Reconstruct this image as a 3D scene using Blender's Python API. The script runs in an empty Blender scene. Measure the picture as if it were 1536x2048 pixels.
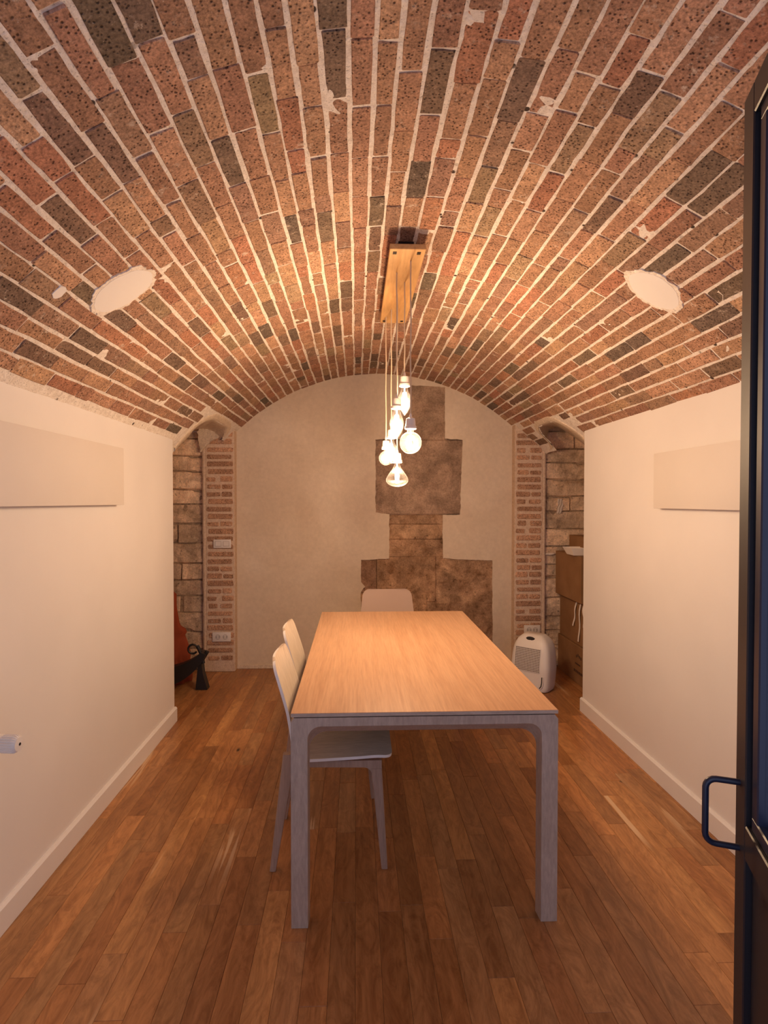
import bpy, bmesh, math, random
from mathutils import Vector, Matrix, noise
random.seed(7)
C = bpy.context.scene.collection
S = bpy.context.scene
PI = math.pi

# ------------------------------------------------------------------ camera, world, exposure
F = 1100.0
cam = bpy.data.cameras.new('camera'); camo = bpy.data.objects.new('camera', cam); C.objects.link(camo)
cam.sensor_fit = 'HORIZONTAL'; cam.sensor_width = 36; cam.lens = F / 1536 * 36
cam.shift_x = 16 / 1536; cam.clip_start = 0.02
camo.location = (0, 0, 1.44)
camo.rotation_euler = (PI / 2 - math.atan(21 / F), 0, -math.atan(40 / F))
S.camera = camo
w = bpy.data.worlds.new('world'); S.world = w; w.use_nodes = True
w.node_tree.nodes['Background'].inputs[0].default_value = (0.66, 0.72, 1.0, 1)
w.node_tree.nodes['Background'].inputs[1].default_value = 1.0
S.view_settings.view_transform = 'Standard'; S.view_settings.look = 'None'
S.view_settings.gamma = 1; S.view_settings.use_curve_mapping = False
S.view_settings.exposure = 0.16
S.cycles.use_denoising = True
S.cycles.max_bounces = 10; S.cycles.diffuse_bounces = 6; S.cycles.transparent_max_bounces = 24
S.cycles.sample_clamp_indirect = 6; S.cycles.caustics_reflective = False; S.cycles.caustics_refractive = False
BULB_W = 18.0; BULB_COL = (1.0, 0.665, 0.395)

# ------------------------------------------------------------------ helpers
def obj(name, me, m=None, parent=None, loc=None):
    if isinstance(me, bmesh.types.BMesh):
        b = me; me = bpy.data.meshes.new(name); b.to_mesh(me); b.free()
    o = bpy.data.objects.new(name, me); C.objects.link(o)
    if m is not None and not me.materials: me.materials.append(m)
    if parent is not None: o.parent = parent
    if loc is not None: o.location = loc
    return o
def recenter(o, at=None):
    """move origin of an unparented/identity-parented mesh to its own centre"""
    me = o.data; c = at
    if c is None:
        n = len(me.vertices); c = Vector((0, 0, 0))
        for v in me.vertices: c += v.co
        c /= max(n, 1)
    me.transform(Matrix.Translation(-Vector(c))); o.location = Vector(o.location) + Vector(c)
    return o
def tag(o, label=None, cat=None, group=None, kind=None):
    for k, v in (('label', label), ('category', cat), ('group', group), ('kind', kind)):
        if v: o[k] = v
    return o
def empty(name, loc=(0, 0, 0), rz=0):
    o = bpy.data.objects.new(name, None); C.objects.link(o); o.empty_display_size = .05
    o.location = loc; o.rotation_euler = (0, 0, rz); return o
def copy_tree(o, parent=None):
    c = o.copy(); C.objects.link(c)
    if parent is not None: c.parent = parent
    for ch in [x for x in bpy.data.objects if x.parent == o and x is not c]: copy_tree(ch, c)
    return c
def bmn(): return bmesh.new()
def box(bm, x0, x1, y0, y1, z0, z1, bev=0, seg=2, M=None):
    vs = [bm.verts.new((x, y, z)) for x in (x0, x1) for y in (y0, y1) for z in (z0, z1)]
    fs = [(0, 1, 3, 2), (4, 6, 7, 5), (0, 4, 5, 1), (2, 3, 7, 6), (0, 2, 6, 4), (1, 5, 7, 3)]
    ff = [bm.faces.new([vs[i] for i in f]) for f in fs]
    if bev:
        es = list({e for f in ff for e in f.edges})
        r = bmesh.ops.bevel(bm, geom=es, offset=bev, segments=seg, profile=.5, affect='EDGES', clamp_overlap=True)
        vs = list({v for f in r['faces'] for v in f.verts})
    if M is not None:
        bmesh.ops.transform(bm, matrix=M, verts=[v for v in vs if v.is_valid])
    return bm
def lathe(bm, prof, n=24, M=None, cap=True):
    rings = []
    for r, z in prof:
        if r < 1e-6: rings.append([bm.verts.new((0, 0, z))])
        else: rings.append([bm.verts.new((r * math.cos(2 * PI * i / n), r * math.sin(2 * PI * i / n), z)) for i in range(n)])
    allv = [v for r in rings for v in r]
    for a, b in zip(rings, rings[1:]):
        for i in range(n):
            j = (i + 1) % n
            if len(a) == 1 and len(b) == 1: continue
            if len(a) == 1: bm.faces.new((a[0], b[i], b[j]))
            elif len(b) == 1: bm.faces.new((a[i], a[j], b[0]))
            else: bm.faces.new((a[i], a[j], b[j], b[i]))
    if cap:
        if len(rings[0]) > 1: bm.faces.new(rings[0][::-1])
        if len(rings[-1]) > 1: bm.faces.new(rings[-1])
    if M is not None: bmesh.ops.transform(bm, matrix=M, verts=allv)
    return bm
def tube(bm, pts, r, n=10, cap=True, rr=None):
    pts = [Vector(p) for p in pts]; rings = []
    up = None
    for i, p in enumerate(pts):
        t = (pts[min(i + 1, len(pts) - 1)] - pts[max(i - 1, 0)]).normalized()
        if up is None:
            up = t.orthogonal().normalized()
        up = (up - t * up.dot(t)).normalized(); s = t.cross(up)
        rad = rr[i] if rr else r
        rings.append([bm.verts.new(p + (up * math.cos(2 * PI * k / n) + s * math.sin(2 * PI * k / n)) * rad) for k in range(n)])
    for a, b in zip(rings, rings[1:]):
        for k in range(n): bm.faces.new((a[k], a[(k + 1) % n], b[(k + 1) % n], b[k]))
    if cap: bm.faces.new(rings[0][::-1]); bm.faces.new(rings[-1])
    return bm
def grid(bm, fn, nu, nv, closed_u=False):
    vs = [[bm.verts.new(fn(i / nu, j / nv)) for j in range(nv + 1)] for i in range(nu + (0 if closed_u else 1))]
    n = len(vs)
    for i in range(nu):
        for j in range(nv):
            bm.faces.new((vs[i][j], vs[(i + 1) % n][j], vs[(i + 1) % n][j + 1], vs[i][j + 1]))
    return vs
def prism(bm, poly, d, axis='y', o=0.0):
    """poly in two axes, extruded from o to o+d along axis"""
    def P(a, b, c): return {'y': (a, c, b), 'x': (c, a, b), 'z': (a, b, c)}[axis]
    A = [bm.verts.new(P(a, b, o)) for a, b in poly]; B = [bm.verts.new(P(a, b, o + d)) for a, b in poly]
    bm.faces.new(A); bm.faces.new(B[::-1]); n = len(A)
    for i in range(n): bm.faces.new((A[i], B[i], B[(i + 1) % n], A[(i + 1) % n]))
    bmesh.ops.recalc_face_normals(bm, faces=bm.faces[:]); return bm
def smooth(o, ang=40):
    me = o.data
    for p in me.polygons: p.use_smooth = True
    bm = bmesh.new(); bm.from_mesh(me); lim = math.radians(ang)
    for e in bm.edges:
        if len(e.link_faces) == 2 and e.calc_face_angle(0) > lim: e.smooth = False
    bm.to_mesh(me); bm.free(); return o
def N3(x, y, z=0.0, sc=1.0): return noise.noise(Vector((x * sc, y * sc, z * sc)))

# ------------------------------------------------------------------ materials
class M_:
    def __init__(s, name, rough=.6, col=(.8, .8, .8), metal=0, spec=.5):
        s.m = bpy.data.materials.new(name); s.m.use_nodes = True; s.nt = s.m.node_tree; s.n = s.nt.nodes
        s.b = s.n['Principled BSDF']; s.b.inputs['Roughness'].default_value = rough
        s.b.inputs['Base Color'].default_value = (*col, 1); s.b.inputs['Metallic'].default_value = metal
        s.b.inputs['Specular IOR Level'].default_value = spec
    def new(s, t, **k):
        n = s.n.new(t)
        for a, v in k.items(): setattr(n, a, v)
        return n
    def L(s, a, b): s.nt.links.new(a, b)
    def pos(s, scale=(1, 1, 1), rnd=0, obj=False):
        if obj: src = s.new('ShaderNodeTexCoord').outputs['Object']
        else: src = s.new('ShaderNodeNewGeometry').outputs['Position']
        m = s.new('ShaderNodeMapping'); m.inputs['Scale'].default_value = scale; s.L(src, m.inputs['Vector'])
        if rnd:
            oi = s.new('ShaderNodeObjectInfo'); mu = s.new('ShaderNodeMath', operation='MULTIPLY'); mu.inputs[1].default_value = rnd
            s.L(oi.outputs['Random'], mu.inputs[0]); s.L(mu.outputs[0], m.inputs['Location'])
        return m.outputs[0]
    def noise(s, vec, scale, detail=4, rough=.5, dist=0):
        t = s.new('ShaderNodeTexNoise'); t.inputs['Scale'].default_value = scale; t.inputs['Detail'].default_value = detail
        t.inputs['Roughness'].default_value = rough; t.inputs['Distortion'].default_value = dist
        s.L(vec, t.inputs['Vector']); return t.outputs['Fac']
    def vor(s, vec, scale, feat='F1'):
        t = s.new('ShaderNodeTexVoronoi', feature=feat); t.inputs['Scale'].default_value = scale
        s.L(vec, t.inputs['Vector']); return t.outputs['Distance']
    def ramp(s, f, stops):
        r = s.new('ShaderNodeValToRGB'); cr = r.color_ramp
        while len(cr.elements) < len(stops): cr.elements.new(.5)
        for e, (p, c) in zip(cr.elements, stops):
            e.position = p; e.color = (*(c if isinstance(c, tuple) else (c, c, c)), 1)
        s.L(f, r.inputs[0]); return r.outputs[0]
    def mix(s, f, a, b, mode='MIX'):
        n = s.new('ShaderNodeMix', data_type='RGBA', blend_type=mode)
        for sock, v in ((n.inputs[0], f), (n.inputs[6], a), (n.inputs[7], b)):
            if hasattr(v, 'is_output') or isinstance(v, bpy.types.NodeSocket): s.L(v, sock)
            else: sock.default_value = v if not isinstance(v, tuple) else (*v, 1)
        return n.outputs[2]
    def bump(s, h, strength=.3, dist=.002, prev=None):
        b = s.new('ShaderNodeBump'); b.inputs['Strength'].default_value = strength; b.inputs['Distance'].default_value = dist
        s.L(h, b.inputs['Height'])
        if prev is not None: s.L(prev, b.inputs['Normal'])
        s.L(b.outputs[0], s.b.inputs['Normal']); return b.outputs[0]
    def col(s, c): s.L(c, s.b.inputs['Base Color']); return s

def brick_mat(name, src):
    m = M_(name, .85, spec=.25)
    if src == 'obj': base = m.new('ShaderNodeObjectInfo').outputs['Color']
    else: base = m.new('ShaderNodeAttribute', attribute_name='Col').outputs['Color']
    p = m.pos()
    n1 = m.noise(p, 17, 6, .68)
    c = m.mix(1.0, base, m.ramp(n1, [(.3, (.80, .76, .73)), (.72, (1.40, 1.38, 1.32))]), 'MULTIPLY')
    n2 = m.noise(p, 130, 4, .65)
    c = m.mix(1.0, c, m.ramp(n2, [(.32, .52), (.66, 1.30)]), 'MULTIPLY')
    v = m.vor(p, 95); pores = m.ramp(v, [(.16, 0.0), (.36, 1.0)])
    vb = m.noise(p, 22, 2)
    pm = m.mix(m.ramp(vb, [(.34, 0.0), (.50, 1.0)]), (1, 1, 1), pores)
    c = m.mix(1.0, c, m.mix(pm, (.22, .17, .15), (1, 1, 1)), 'MULTIPLY')
    # lime smears left on the brick faces
    sm = m.noise(p, 26, 8, .75); big = m.noise(p, 3.1, 2)
    f = m.mix(1.0, m.ramp(sm, [(.57, 0.0), (.66, 1.0)]), m.ramp(big, [(.42, 0.0), (.60, .8)]), 'MULTIPLY')
    c = m.mix(f, c, (.62, .52, .43))
    fl = m.noise(p, 210, 2); c = m.mix(m.ramp(fl, [(.70, 0.0), (.76, .6)]), c, (.75, .62, .5))
    m.col(c); b = m.bump(n2, .55, .003); m.bump(pm, .6, .003, b)
    return m.m
MAT = {}
MAT['brick'] = brick_mat('brick_clay', 'obj'); MAT['brick_joined'] = brick_mat('brick_clay_joined', 'attr')
def mortar_mat(name, a, b):
    m = M_(name, .95, spec=.15); p = m.pos(); n = m.noise(p, 45, 7, .7)
    c = m.ramp(n, [(.3, a), (.62, b)]); d = m.noise(p, 160, 3, .6)
    c = m.mix(1.0, c, m.ramp(d, [(.30, .52), (.43, 1.0)]), 'MULTIPLY')
    if name == 'lime_mortar':      # small dark holes left in the joints
        v = m.vor(p, 17); k = m.noise(p, 5, 2); h = m.mix(1.0, m.ramp(v, [(.13, 1.0), (.17, 0.0)]), m.ramp(k, [(.50, 0.0), (.56, 1.0)]), 'MULTIPLY')
        c = m.mix(h, c, (.07, .05, .04))
    m.col(c); m.bump(n, .8, .006, m.bump(d, .6, .003)); return m.m
MAT['mortar'] = mortar_mat('lime_mortar', (.68, .60, .52), (.92, .86, .79))
MAT['mortar_warm'] = mortar_mat('washed_mortar', (.58, .43, .31), (.76, .60, .46))
MAT['render'] = mortar_mat('rough_plaster', (.58, .47, .36), (.80, .68, .54))
def paint(name, col, bump=.05, rough=.8):
    m = M_(name, rough, spec=.3); p = m.pos(); n = m.noise(p, 2.2, 3)
    m.col(m.mix(1.0, col, m.ramp(n, [(.3, .965), (.7, 1.02)]), 'MULTIPLY')); m.bump(m.noise(p, 240, 2), bump, .001); return m.m
MAT['wall'] = paint('white_wall_paint', (.80, .775, .76))
MAT['panel'] = paint('off_white_panel', (.73, .69, .66), .1)
MAT['white_trim'] = paint('white_gloss_paint', (.80, .78, .77), .0, .45)
def limeplaster():
    m = M_('smoothed_lime_plaster', .88, spec=.2); p = m.pos(); n = m.noise(p, 1.6, 4, .6, .4); f = m.noise(p, 35, 5, .6)
    c = m.ramp(n, [(.3, (.62, .51, .385)), (.7, (.74, .64, .51))])
    c = m.mix(1.0, c, m.ramp(f, [(.3, .93), (.7, 1.04)]), 'MULTIPLY'); m.col(c); m.bump(f, .2, .002); return m.m
MAT['lime'] = limeplaster()
MAT['joint'] = mortar_mat('shaded_joint', (.16, .11, .075), (.48, .36, .25))  # dark tone adds to the weak shadow between the stones
def stone_mat(name, a, b, dark=.35):
    m = M_(name, .92, spec=.15); p = m.pos(); n = m.noise(p, 9, 8, .68, .3); f = m.noise(p, 90, 4, .6)
    base = m.new('ShaderNodeObjectInfo').outputs['Color']
    c = m.ramp(n, [(.3, a), (.68, b)]); c = m.mix(1.0, c, m.ramp(f, [(.3, .72), (.62, 1.1)]), 'MULTIPLY')
    v = m.noise(p, 30, 6, .75); c = m.mix(m.ramp(v, [(.34, .8), (.42, 0.0)]), c, tuple(x * dark for x in a))
    lg = m.noise(p, 4.2, 5, .65, .5); c = m.mix(1.0, c, m.ramp(lg, [(.36, .72), (.62, 1.35)]), 'MULTIPLY')
    c = m.mix(1.0, c, base, 'MULTIPLY'); m.col(c); m.bump(n, .7, .012, m.bump(f, .5, .003)); return m.m
MAT['stone'] = stone_mat('grey_tan_stone', (.48, .345, .235), (.78, .60, .44), .40)
MAT['stone_old'] = stone_mat('old_brown_stone', (.16, .088, .046), (.45, .30, .19))
MAT['stone_block'] = stone_mat('smooth_brown_block', (.25, .17, .12), (.36, .265, .19), .7)
def wood(name, a, b, scale=(30, 1.6, 30), rough=.45, rnd=40, tint=False, bump=.12, dirn=0, obj=False, spec=.4):
    m = M_(name, rough, spec=spec); p = m.pos(scale, rnd, obj); n = m.noise(p, 1.0, 6, .6, .8)
    g = m.noise(m.pos(tuple(s * 5 for s in scale), rnd, obj), 1.0, 3, .6)
    c = m.ramp(n, [(.28, a), (.72, b)]); c = m.mix(1.0, c, m.ramp(g, [(.3, .86), (.7, 1.08)]), 'MULTIPLY')
    if tint: c = m.mix(1.0, c, m.new('ShaderNodeObjectInfo').outputs['Color'], 'MULTIPLY')
    m.col(c); m.bump(g, bump, .001); return m
def plank_mat():
    m = wood('cherry_brown_floor_wood', (.315, .146, .057), (.460, .240, .102), (16, 1.0, 16), .36, 60, True, .04)
    base = m.b.inputs['Base Color'].links[0].from_socket
    # swirling figure and knots
    p = m.pos((5, 1.5, 1), 31); fig = m.noise(p, 3, 6, .7, 3.0)
    c = m.mix(1.0, base, m.ramp(fig, [(.36, (.74, .68, .62)), (.60, (1.12, 1.12, 1.12))]), 'MULTIPLY')
    k = m.vor(m.pos((3.2, 1.35, 1), 17), 1.0); c = m.mix(m.ramp(k, [(.018, 1.0), (.045, 0.0)]), c, (.07, .03, .014))
    st = m.noise(m.pos((34, 1.1, 1), 23), 1.0, 2, .5, .6); rare = m.noise(m.pos((2.2, .5, 1), 47), 1.0, 1)
    c = m.mix(m.mix(1.0, m.ramp(st, [(.60, 0.0), (.64, .85)]), m.ramp(rare, [(.66, 0.0), (.72, 1.0)]), 'MULTIPLY'), c, (.66, .47, .29))
    m.col(c); r = m.ramp(fig, [(.3, .30), (.7, .42)]); m.L(r, m.b.inputs['Roughness']); return m.m
MAT['plank'] = plank_mat()
MAT['subfloor'] = M_('dark_subfloor', .9, (.05, .028, .016)).m
MAT['oak_top'] = wood('pale_oak_veneer', (.47, .265, .150), (.58, .355, .215), (26, 1.2, 26), .42, 0).m
MAT['oak_edge'] = wood('grey_oak_edge', (.42, .33, .27), (.52, .42, .35), (9, 60, 40), .5, 0).m
MAT['oak_frame'] = wood('grey_oak_frame', (.40, .31, .25), (.50, .40, .335), (26, 26, 6), .5, 0).m
MAT['oak_rail'] = wood('grey_oak_rail', (.32, .24, .20), (.46, .36, .30), (3, 40, 40), .5, 0).m
MAT['shell'] = wood('whitened_veneer', (.66, .56, .46), (.76, .67, .57), (4, 26, 4), .45, 9, False, .03, obj=True).m
MAT['shell_edge'] = M_('daylit_shell_edge', .45, (.84, .82, .80)).m  # whitened to paint in the daylight that catches the edges
MAT['chair_leg'] = wood('brown_oak_leg', (.33, .225, .17), (.43, .305, .235), (50, 50, 4), .5, 9, obj=True).m
MAT['lamp_board'] = wood('honey_wood_board', (.50, .27, .10), (.74, .46, .20), (16, 2.0, 16), .5, 0).m
MAT['black_steel'] = M_('black_steel', .38, (.020, .020, .028), 0, .5).m
MAT['blue_steel'] = M_('dark_blue_steel', .30, (.018, .022, .050), 0, .5).m
MAT['screw'] = M_('dark_screw', .4, (.03, .02, .015), .5).m
MAT['cord'] = M_('pale_textile_cord', .8, (.62, .50, .36)).m
MAT['porcelain'] = M_('white_porcelain', .35, (.80, .74, .68)).m
MAT['plastic'] = M_('white_plastic', .42, (.78, .74, .70)).m
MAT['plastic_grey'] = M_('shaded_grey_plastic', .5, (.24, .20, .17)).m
MAT['grille_back'] = M_('shaded_grille_mesh', .7, (.16, .12, .10)).m
MAT['dark'] = M_('dark_hole', .8, (.02, .014, .012)).m
MAT['black_plastic'] = M_('black_plastic', .5, (.014, .012, .012)).m
MAT['orange'] = paint('orange_cloth', (.27, .052, .018), .3)
MAT['white_tape'] = M_('white_strap', .7, (.85, .80, .75)).m
def cardboard():
    m = M_('brown_cardboard', .85, spec=.2); p = m.pos(); n = m.noise(p, 6, 4)
    m.col(m.ramp(n, [(.3, (.24, .13, .06)), (.7, (.31, .175, .085))])); m.bump(m.noise(m.pos((1, 1, 90)), 4, 1), .05, .001); return m.m
MAT['card'] = cardboard()
MAT['card_ink'] = M_('dark_print', .8, (.07, .035, .02)).m
def thin_glass(name, tint=(1, 1, 1), rough=.02, k_=.45, bl=.28):
    m = M_(name); g = m.new('ShaderNodeBsdfGlossy'); g.inputs['Roughness'].default_value = rough
    t = m.new('ShaderNodeBsdfTransparent'); t.inputs[0].default_value = (*tint, 1)
    f = m.new('ShaderNodeLayerWeight'); f.inputs[0].default_value = bl; x = m.new('ShaderNodeMixShader')
    k = m.new('ShaderNodeMath', operation='MULTIPLY'); k.inputs[1].default_value = k_; m.L(f.outputs['Facing'], k.inputs[0])
    m.L(k.outputs[0], x.inputs[0]); m.L(t.outputs[0], x.inputs[1]); m.L(g.outputs[0], x.inputs[2])
    m.L(x.outputs[0], m.n['Material Output'].inputs[0]); return m.m
MAT['bulb_glass'] = thin_glass('clear_bulb_glass', (1, .97, .93), .28, .75, .30); MAT['pane'] = thin_glass('door_glass', (.93, .94, .96), .02, .30, .10)
def emis(name, col, st):
    m = M_(name); m.b.inputs['Emission Color'].default_value = (*col, 1); m.b.inputs['Emission Strength'].default_value = st; return m.m
MAT['glow'] = emis('glowing_filament', (1, .88, .70), 30)

# ------------------------------------------------------------------ the vault
VX, VZ, VR = 0.200, 0.811, 1.732
Y_BACK = 4.755; Y_PIL = 4.665
def vp(a, y, d=0.0):          # a in radians, d = depth of the point below the vault surface (into the room)
    t = max(0.0, min(1.0, (math.degrees(a) - 45) / 8)); r = VR - d + .032 * t * t * (3 - 2 * t)   # the right haunch stands a little higher
    return Vector((VX + r * math.sin(a), y, VZ + r * math.cos(a)))
OPEN = {-1: (4.20, .43, 1.60, .440), 1: (4.115, .30, 1.60, .435)}    # arched openings into the two side niches
def inside_open(x, y, z, k=1.0):
    yc, hw, zb, h = OPEN[-1 if x < VX else 1]
    if z > zb + h * 1.2: return False
    return (abs(y - yc) / (hw * k)) ** 4 + (max(0, z - zb) / (h * k)) ** 4 < 1
A0, A1 = math.radians(-61.5), math.radians(57.5)
ceiling = empty('ceiling', (VX, 2.1, VZ + VR)); tag(ceiling, kind='structure')
inv = Matrix.Translation((-VX, -2.1, -(VZ + VR)))
def under_ceiling(o): o.parent = ceiling; o.location = Vector(o.location) - Vector(ceiling.location); return o
bm = bmn(); na, ny = 190, 250; Y0, Y1 = -0.75, 4.80; vs = {}
def mort(i, j):
    if (i, j) not in vs:
        a = A0 + (A1 - A0) * i / na; y = Y0 + (Y1 - Y0) * j / ny; p = vp(a, y)
        d = .0018 * N3(p.x, p.y, p.z, 23) + .0012 * N3(p.x, p.y, p.z, 60) + .001
        vs[(i, j)] = bm.verts.new(vp(a, y, d))
    return vs[(i, j)]
for i in range(na):
    for j in range(ny):
        a = A0 + (A1 - A0) * (i + .5) / na; y = Y0 + (Y1 - Y0) * (j + .5) / ny; p = vp(a, y)
        if inside_open(p.x, p.y, p.z, .99): continue
        if p.x < VX and p.z < 1.955 and p.y > 4.57: continue
        if p.x > VX and p.z < 1.855 and p.y > 4.40: continue
        if p.z < VZ + VR * math.cos(math.radians(54.0)) and y < 3.55: pass
        bm.faces.new((mort(i, j), mort(i + 1, j), mort(i + 1, j + 1), mort(i, j + 1)))
under_ceiling(recenter(obj('mortar_bed', bm, MAT['mortar'])))

joints = [-27.307, -25.088, -22.718, -20.442, -18.333, -15.741, -13.725, -11.655, -9.469, -7.137, -5.032, -3.026, -0.837, 1.703, 4.211, 6.496, 9.066]
for k in range(11): joints.insert(0, -27.307 - 2.264 * (k + 1) + (random.uniform(-.06, .06) if k < 10 else 0))
while joints[-1] < 54.5: joints.append(joints[-1] + random.uniform(2.22, 2.50))
joints = [math.radians(a) for a in joints]
def jline(k, y):  # a course joint wanders a little
    return joints[k] + (.0035 * N3(k * 3.7, y * .8) + .0018 * N3(k * 9.1, y * 3.0)) * 1.1 / VR
PAL = [((.36, .210, .142), 30), ((.32, .186, .128), 22), ((.43, .268, .178), 16), ((.37, .188, .122), 9),
       ((.29, .182, .132), 10), ((.205, .135, .100), 7), ((.31, .220, .145), 5), ((.145, .112, .088), 3), ((.175, .125, .094), 5)]
def brick_col():
    t = random.uniform(0, sum(w for _, w in PAL))
    for c, w_ in PAL:
        t -= w_
        if t <= 0: break
    k = random.uniform(.88, 1.14)
    return (min(1, c[0] * k), min(1, c[1] * k * random.uniform(.95, 1.05)), min(1, c[2] * k), 1)
CAM = camo.location.copy(); yaw = math.atan(40 / F); pit = math.atan(21 / F)
FW = Vector((math.sin(yaw) * math.cos(pit), math.cos(yaw) * math.cos(pit), -math.sin(pit))); RT = Vector((math.cos(yaw), -math.sin(yaw), 0)); UP = RT.cross(FW)
def photo_size(pts):  # how large a piece shows in the photo (only decides which bricks are single objects)
    q = []
    for p in pts:
        d = p - CAM; z = d.dot(FW)
        if z < .1: return 0
        q.append((752 + F * d.dot(RT) / z, 1024 - F * d.dot(UP) / z))
    cx = sum(a for a, b in q) / 4; cy = sum(b for a, b in q) / 4
    if not (-20 < cx < 1500 and -40 < cy < 2048): return 0
    return abs(sum(q[i][0] * q[(i + 1) % 4][1] - q[(i + 1) % 4][0] * q[i][1] for i in range(4))) / 2
PATCH = [(-math.asin((VX + .835) / VR) , 2.015, .118, .088, .35), (math.asin((1.152 - VX) / VR), 2.095, .108, .083, .25)]
bricks = []
for k in range(len(joints) - 1):
    y = .62 - random.uniform(0, .25)
    while y < 4.79:
        L = random.gauss(.214, .006) if random.random() > .10 else random.uniform(.09, .15)
        g = random.choice([.0015, .004, .005, .007, .009])
        y1 = min(y + L, 4.79); ym = (y + y1) / 2
        if y1 - y < .02: break
        am = (joints[k] + joints[k + 1]) / 2; p = vp(am, ym)
        hg = random.uniform(.0030, .0088) / VR
        ok = True
        for (aa, yy) in ((jline(k, y), y), (jline(k + 1, y), y), (jline(k, y1), y1), (jline(k + 1, y1), y1), (am, ym)):
            q = vp(aa, yy)
            if inside_open(q.x, q.y, q.z, 1.03): ok = False
            
            if q.z < 1.86 and yy < 3.66 and q.x > VX: ok = False
            if q.z < 2.06 and yy > Y_PIL + .01: ok = False
            if q.x < VX and q.z < 2.03 and yy > 4.55: ok = False
            if q.x > VX and q.z < 1.84: ok = False
            if q.x < VX and q.z < 1.86: ok = False
        if ok: bricks.append((k, y, y1, hg, random.uniform(.0022, .0055), brick_col()))
        y = y1 + g
def brick_geo(k, y0, y1, hg, proud):
    j = lambda s=.0012: random.uniform(-s, s)
    a0 = lambda y: jline(k, y) + hg; a1 = lambda y: jline(k + 1, y) - hg
    c = random.uniform(.0012, .0045); ca = c / VR; ym = (y0 + y1) / 2 + j(.02)
    y3, y4 = y0 + (y1 - y0) * random.uniform(.25, .4), y0 + (y1 - y0) * random.uniform(.6, .75); w = .0021 / VR
    out = [(a0(y0) + ca, y0 + j()), (a1(y0) - ca, y0 + j()), (a1(y0) + j(w), y0 + c), (a1(y3) + j(w), y3), (a1(y4) + j(w), y4), (a1(y1) + j(w), y1 - c),
           (a1(y1) - ca, y1 + j()), (a0(y1) + ca, y1 + j()), (a0(y1) + j(w), y1 - c), (a0(y4) + j(w), y4), (a0(y3) + j(w), y3), (a0(y0) + j(w), y0 + c)]
    am = (a0(ym) + a1(ym)) / 2; n = len(out); V = []
    tilt = j(.0016)
    for a, y in out:
        V.append(vp(a, y, -.004))
    for a, y in out: V.append(vp(a, y, proud - .0018))
    for a, y in out:
        ii = .0022
        V.append(vp(a + (ii if a < am else -ii) / VR, y + (ii if y < ym else -ii), proud + tilt * (y - ym) / .1))
    Fc = []
    for r in range(2):
        for i in range(n):
            i2 = (i + 1) % n; Fc.append((r * n + i, r * n + i2, (r + 1) * n + i2, (r + 1) * n + i))
    Fc.append(tuple(range(2 * n, 3 * n)))
    return V, [f[::-1] for f in Fc]
sized = []
for b in bricks:
    k, y, y1 = b[:3]
    sized.append((photo_size([vp(joints[k], y), vp(joints[k + 1], y), vp(joints[k + 1], y1), vp(joints[k], y1)]), b))
sized.sort(key=lambda t: -t[0])
rest_v, rest_f, rest_c = [], [], []
for idx, (sz, b) in enumerate(sized):
    V, Fc = brick_geo(*b[:5])
    if idx < 300:
        c = sum(V, Vector()) / len(V)
        me = bpy.data.meshes.new('brick'); me.from_pydata([v - c for v in V], [], Fc)
        o = obj('brick', me, MAT['brick'], None, c); o.color = b[5]; under_ceiling(o)
    else:
        o_ = len(rest_v); rest_v += V; rest_f += [tuple(i + o_ for i in f) for f in Fc]; rest_c += [b[5]] * len(Fc)
me = bpy.data.meshes.new('far_bricks'); me.from_pydata(rest_v, [], rest_f)
at = me.attributes.new('Col', 'FLOAT_COLOR', 'CORNER'); li = 0
for p, c in zip(me.polygons, rest_c):
    for _ in range(p.loop_total): at.data[li].color = c; li += 1
o = obj('far_brick_courses', me, MAT['brick_joined']); tag(o, 'smaller far bricks of the vault', kind='stuff'); under_ceiling(recenter(o))

# plaster filled holes in the vault
for (ac, yc, ra, ry, rot) in PATCH:
    for (mul, dep, mat, nm, rag) in ((1.0, .0070, MAT['white_trim'], 'plaster_patch', .05), (1.14, .0062, MAT['mortar'], 'ragged_mortar_edge', .16)):
        bm = bmn(); n = 90; ring = []; ring2 = []
        for i in range(n):
            t = 2 * PI * i / n; rr = mul * (1 + rag * N3(math.cos(t) * 2.2, math.sin(t) * 2.2, ac * 9 + mul) + rag * .5 * N3(math.cos(t) * 7, math.sin(t) * 9, mul))
            u, v = ra * rr * math.cos(t), ry * rr * math.sin(t)
            u, v = u * math.cos(rot * .5) - v * math.sin(rot * .5), u * math.sin(rot * .5) + v * math.cos(rot * .5)
            ring.append(bm.verts.new(vp(ac + u / VR, yc + v, dep))); ring2.append(bm.verts.new(vp(ac + u * 1.02 / VR, yc + v * 1.02, -.002)))
        mid = bm.verts.new(vp(ac, yc, dep + .0005)); inn = []
        for i in range(n):
            a = ring[i].co; c = mid.co; q = c.lerp(a, .55); aa = math.atan2(q.x - VX, q.z - VZ); inn.append(bm.verts.new(vp(aa, q.y, dep)))
        for i in range(n):
            j = (i + 1) % n
            bm.faces.new((mid, inn[i], inn[j])); bm.faces.new((inn[i], ring[i], ring[j], inn[j])); bm.faces.new((ring[i], ring2[i], ring2[j], ring[j]))
        bmesh.ops.recalc_face_normals(bm, faces=bm.faces[:])
        under_ceiling(recenter(obj(nm, bm, mat)))
bm = bmn(); ac, yc = math.atan2(-.947 - VX, 2.109 - VZ), 1.80
for d_, s_ in ((-.002, 1.1), (.0075, 1.0)):
    pass
ring = []; ring2 = []
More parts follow.
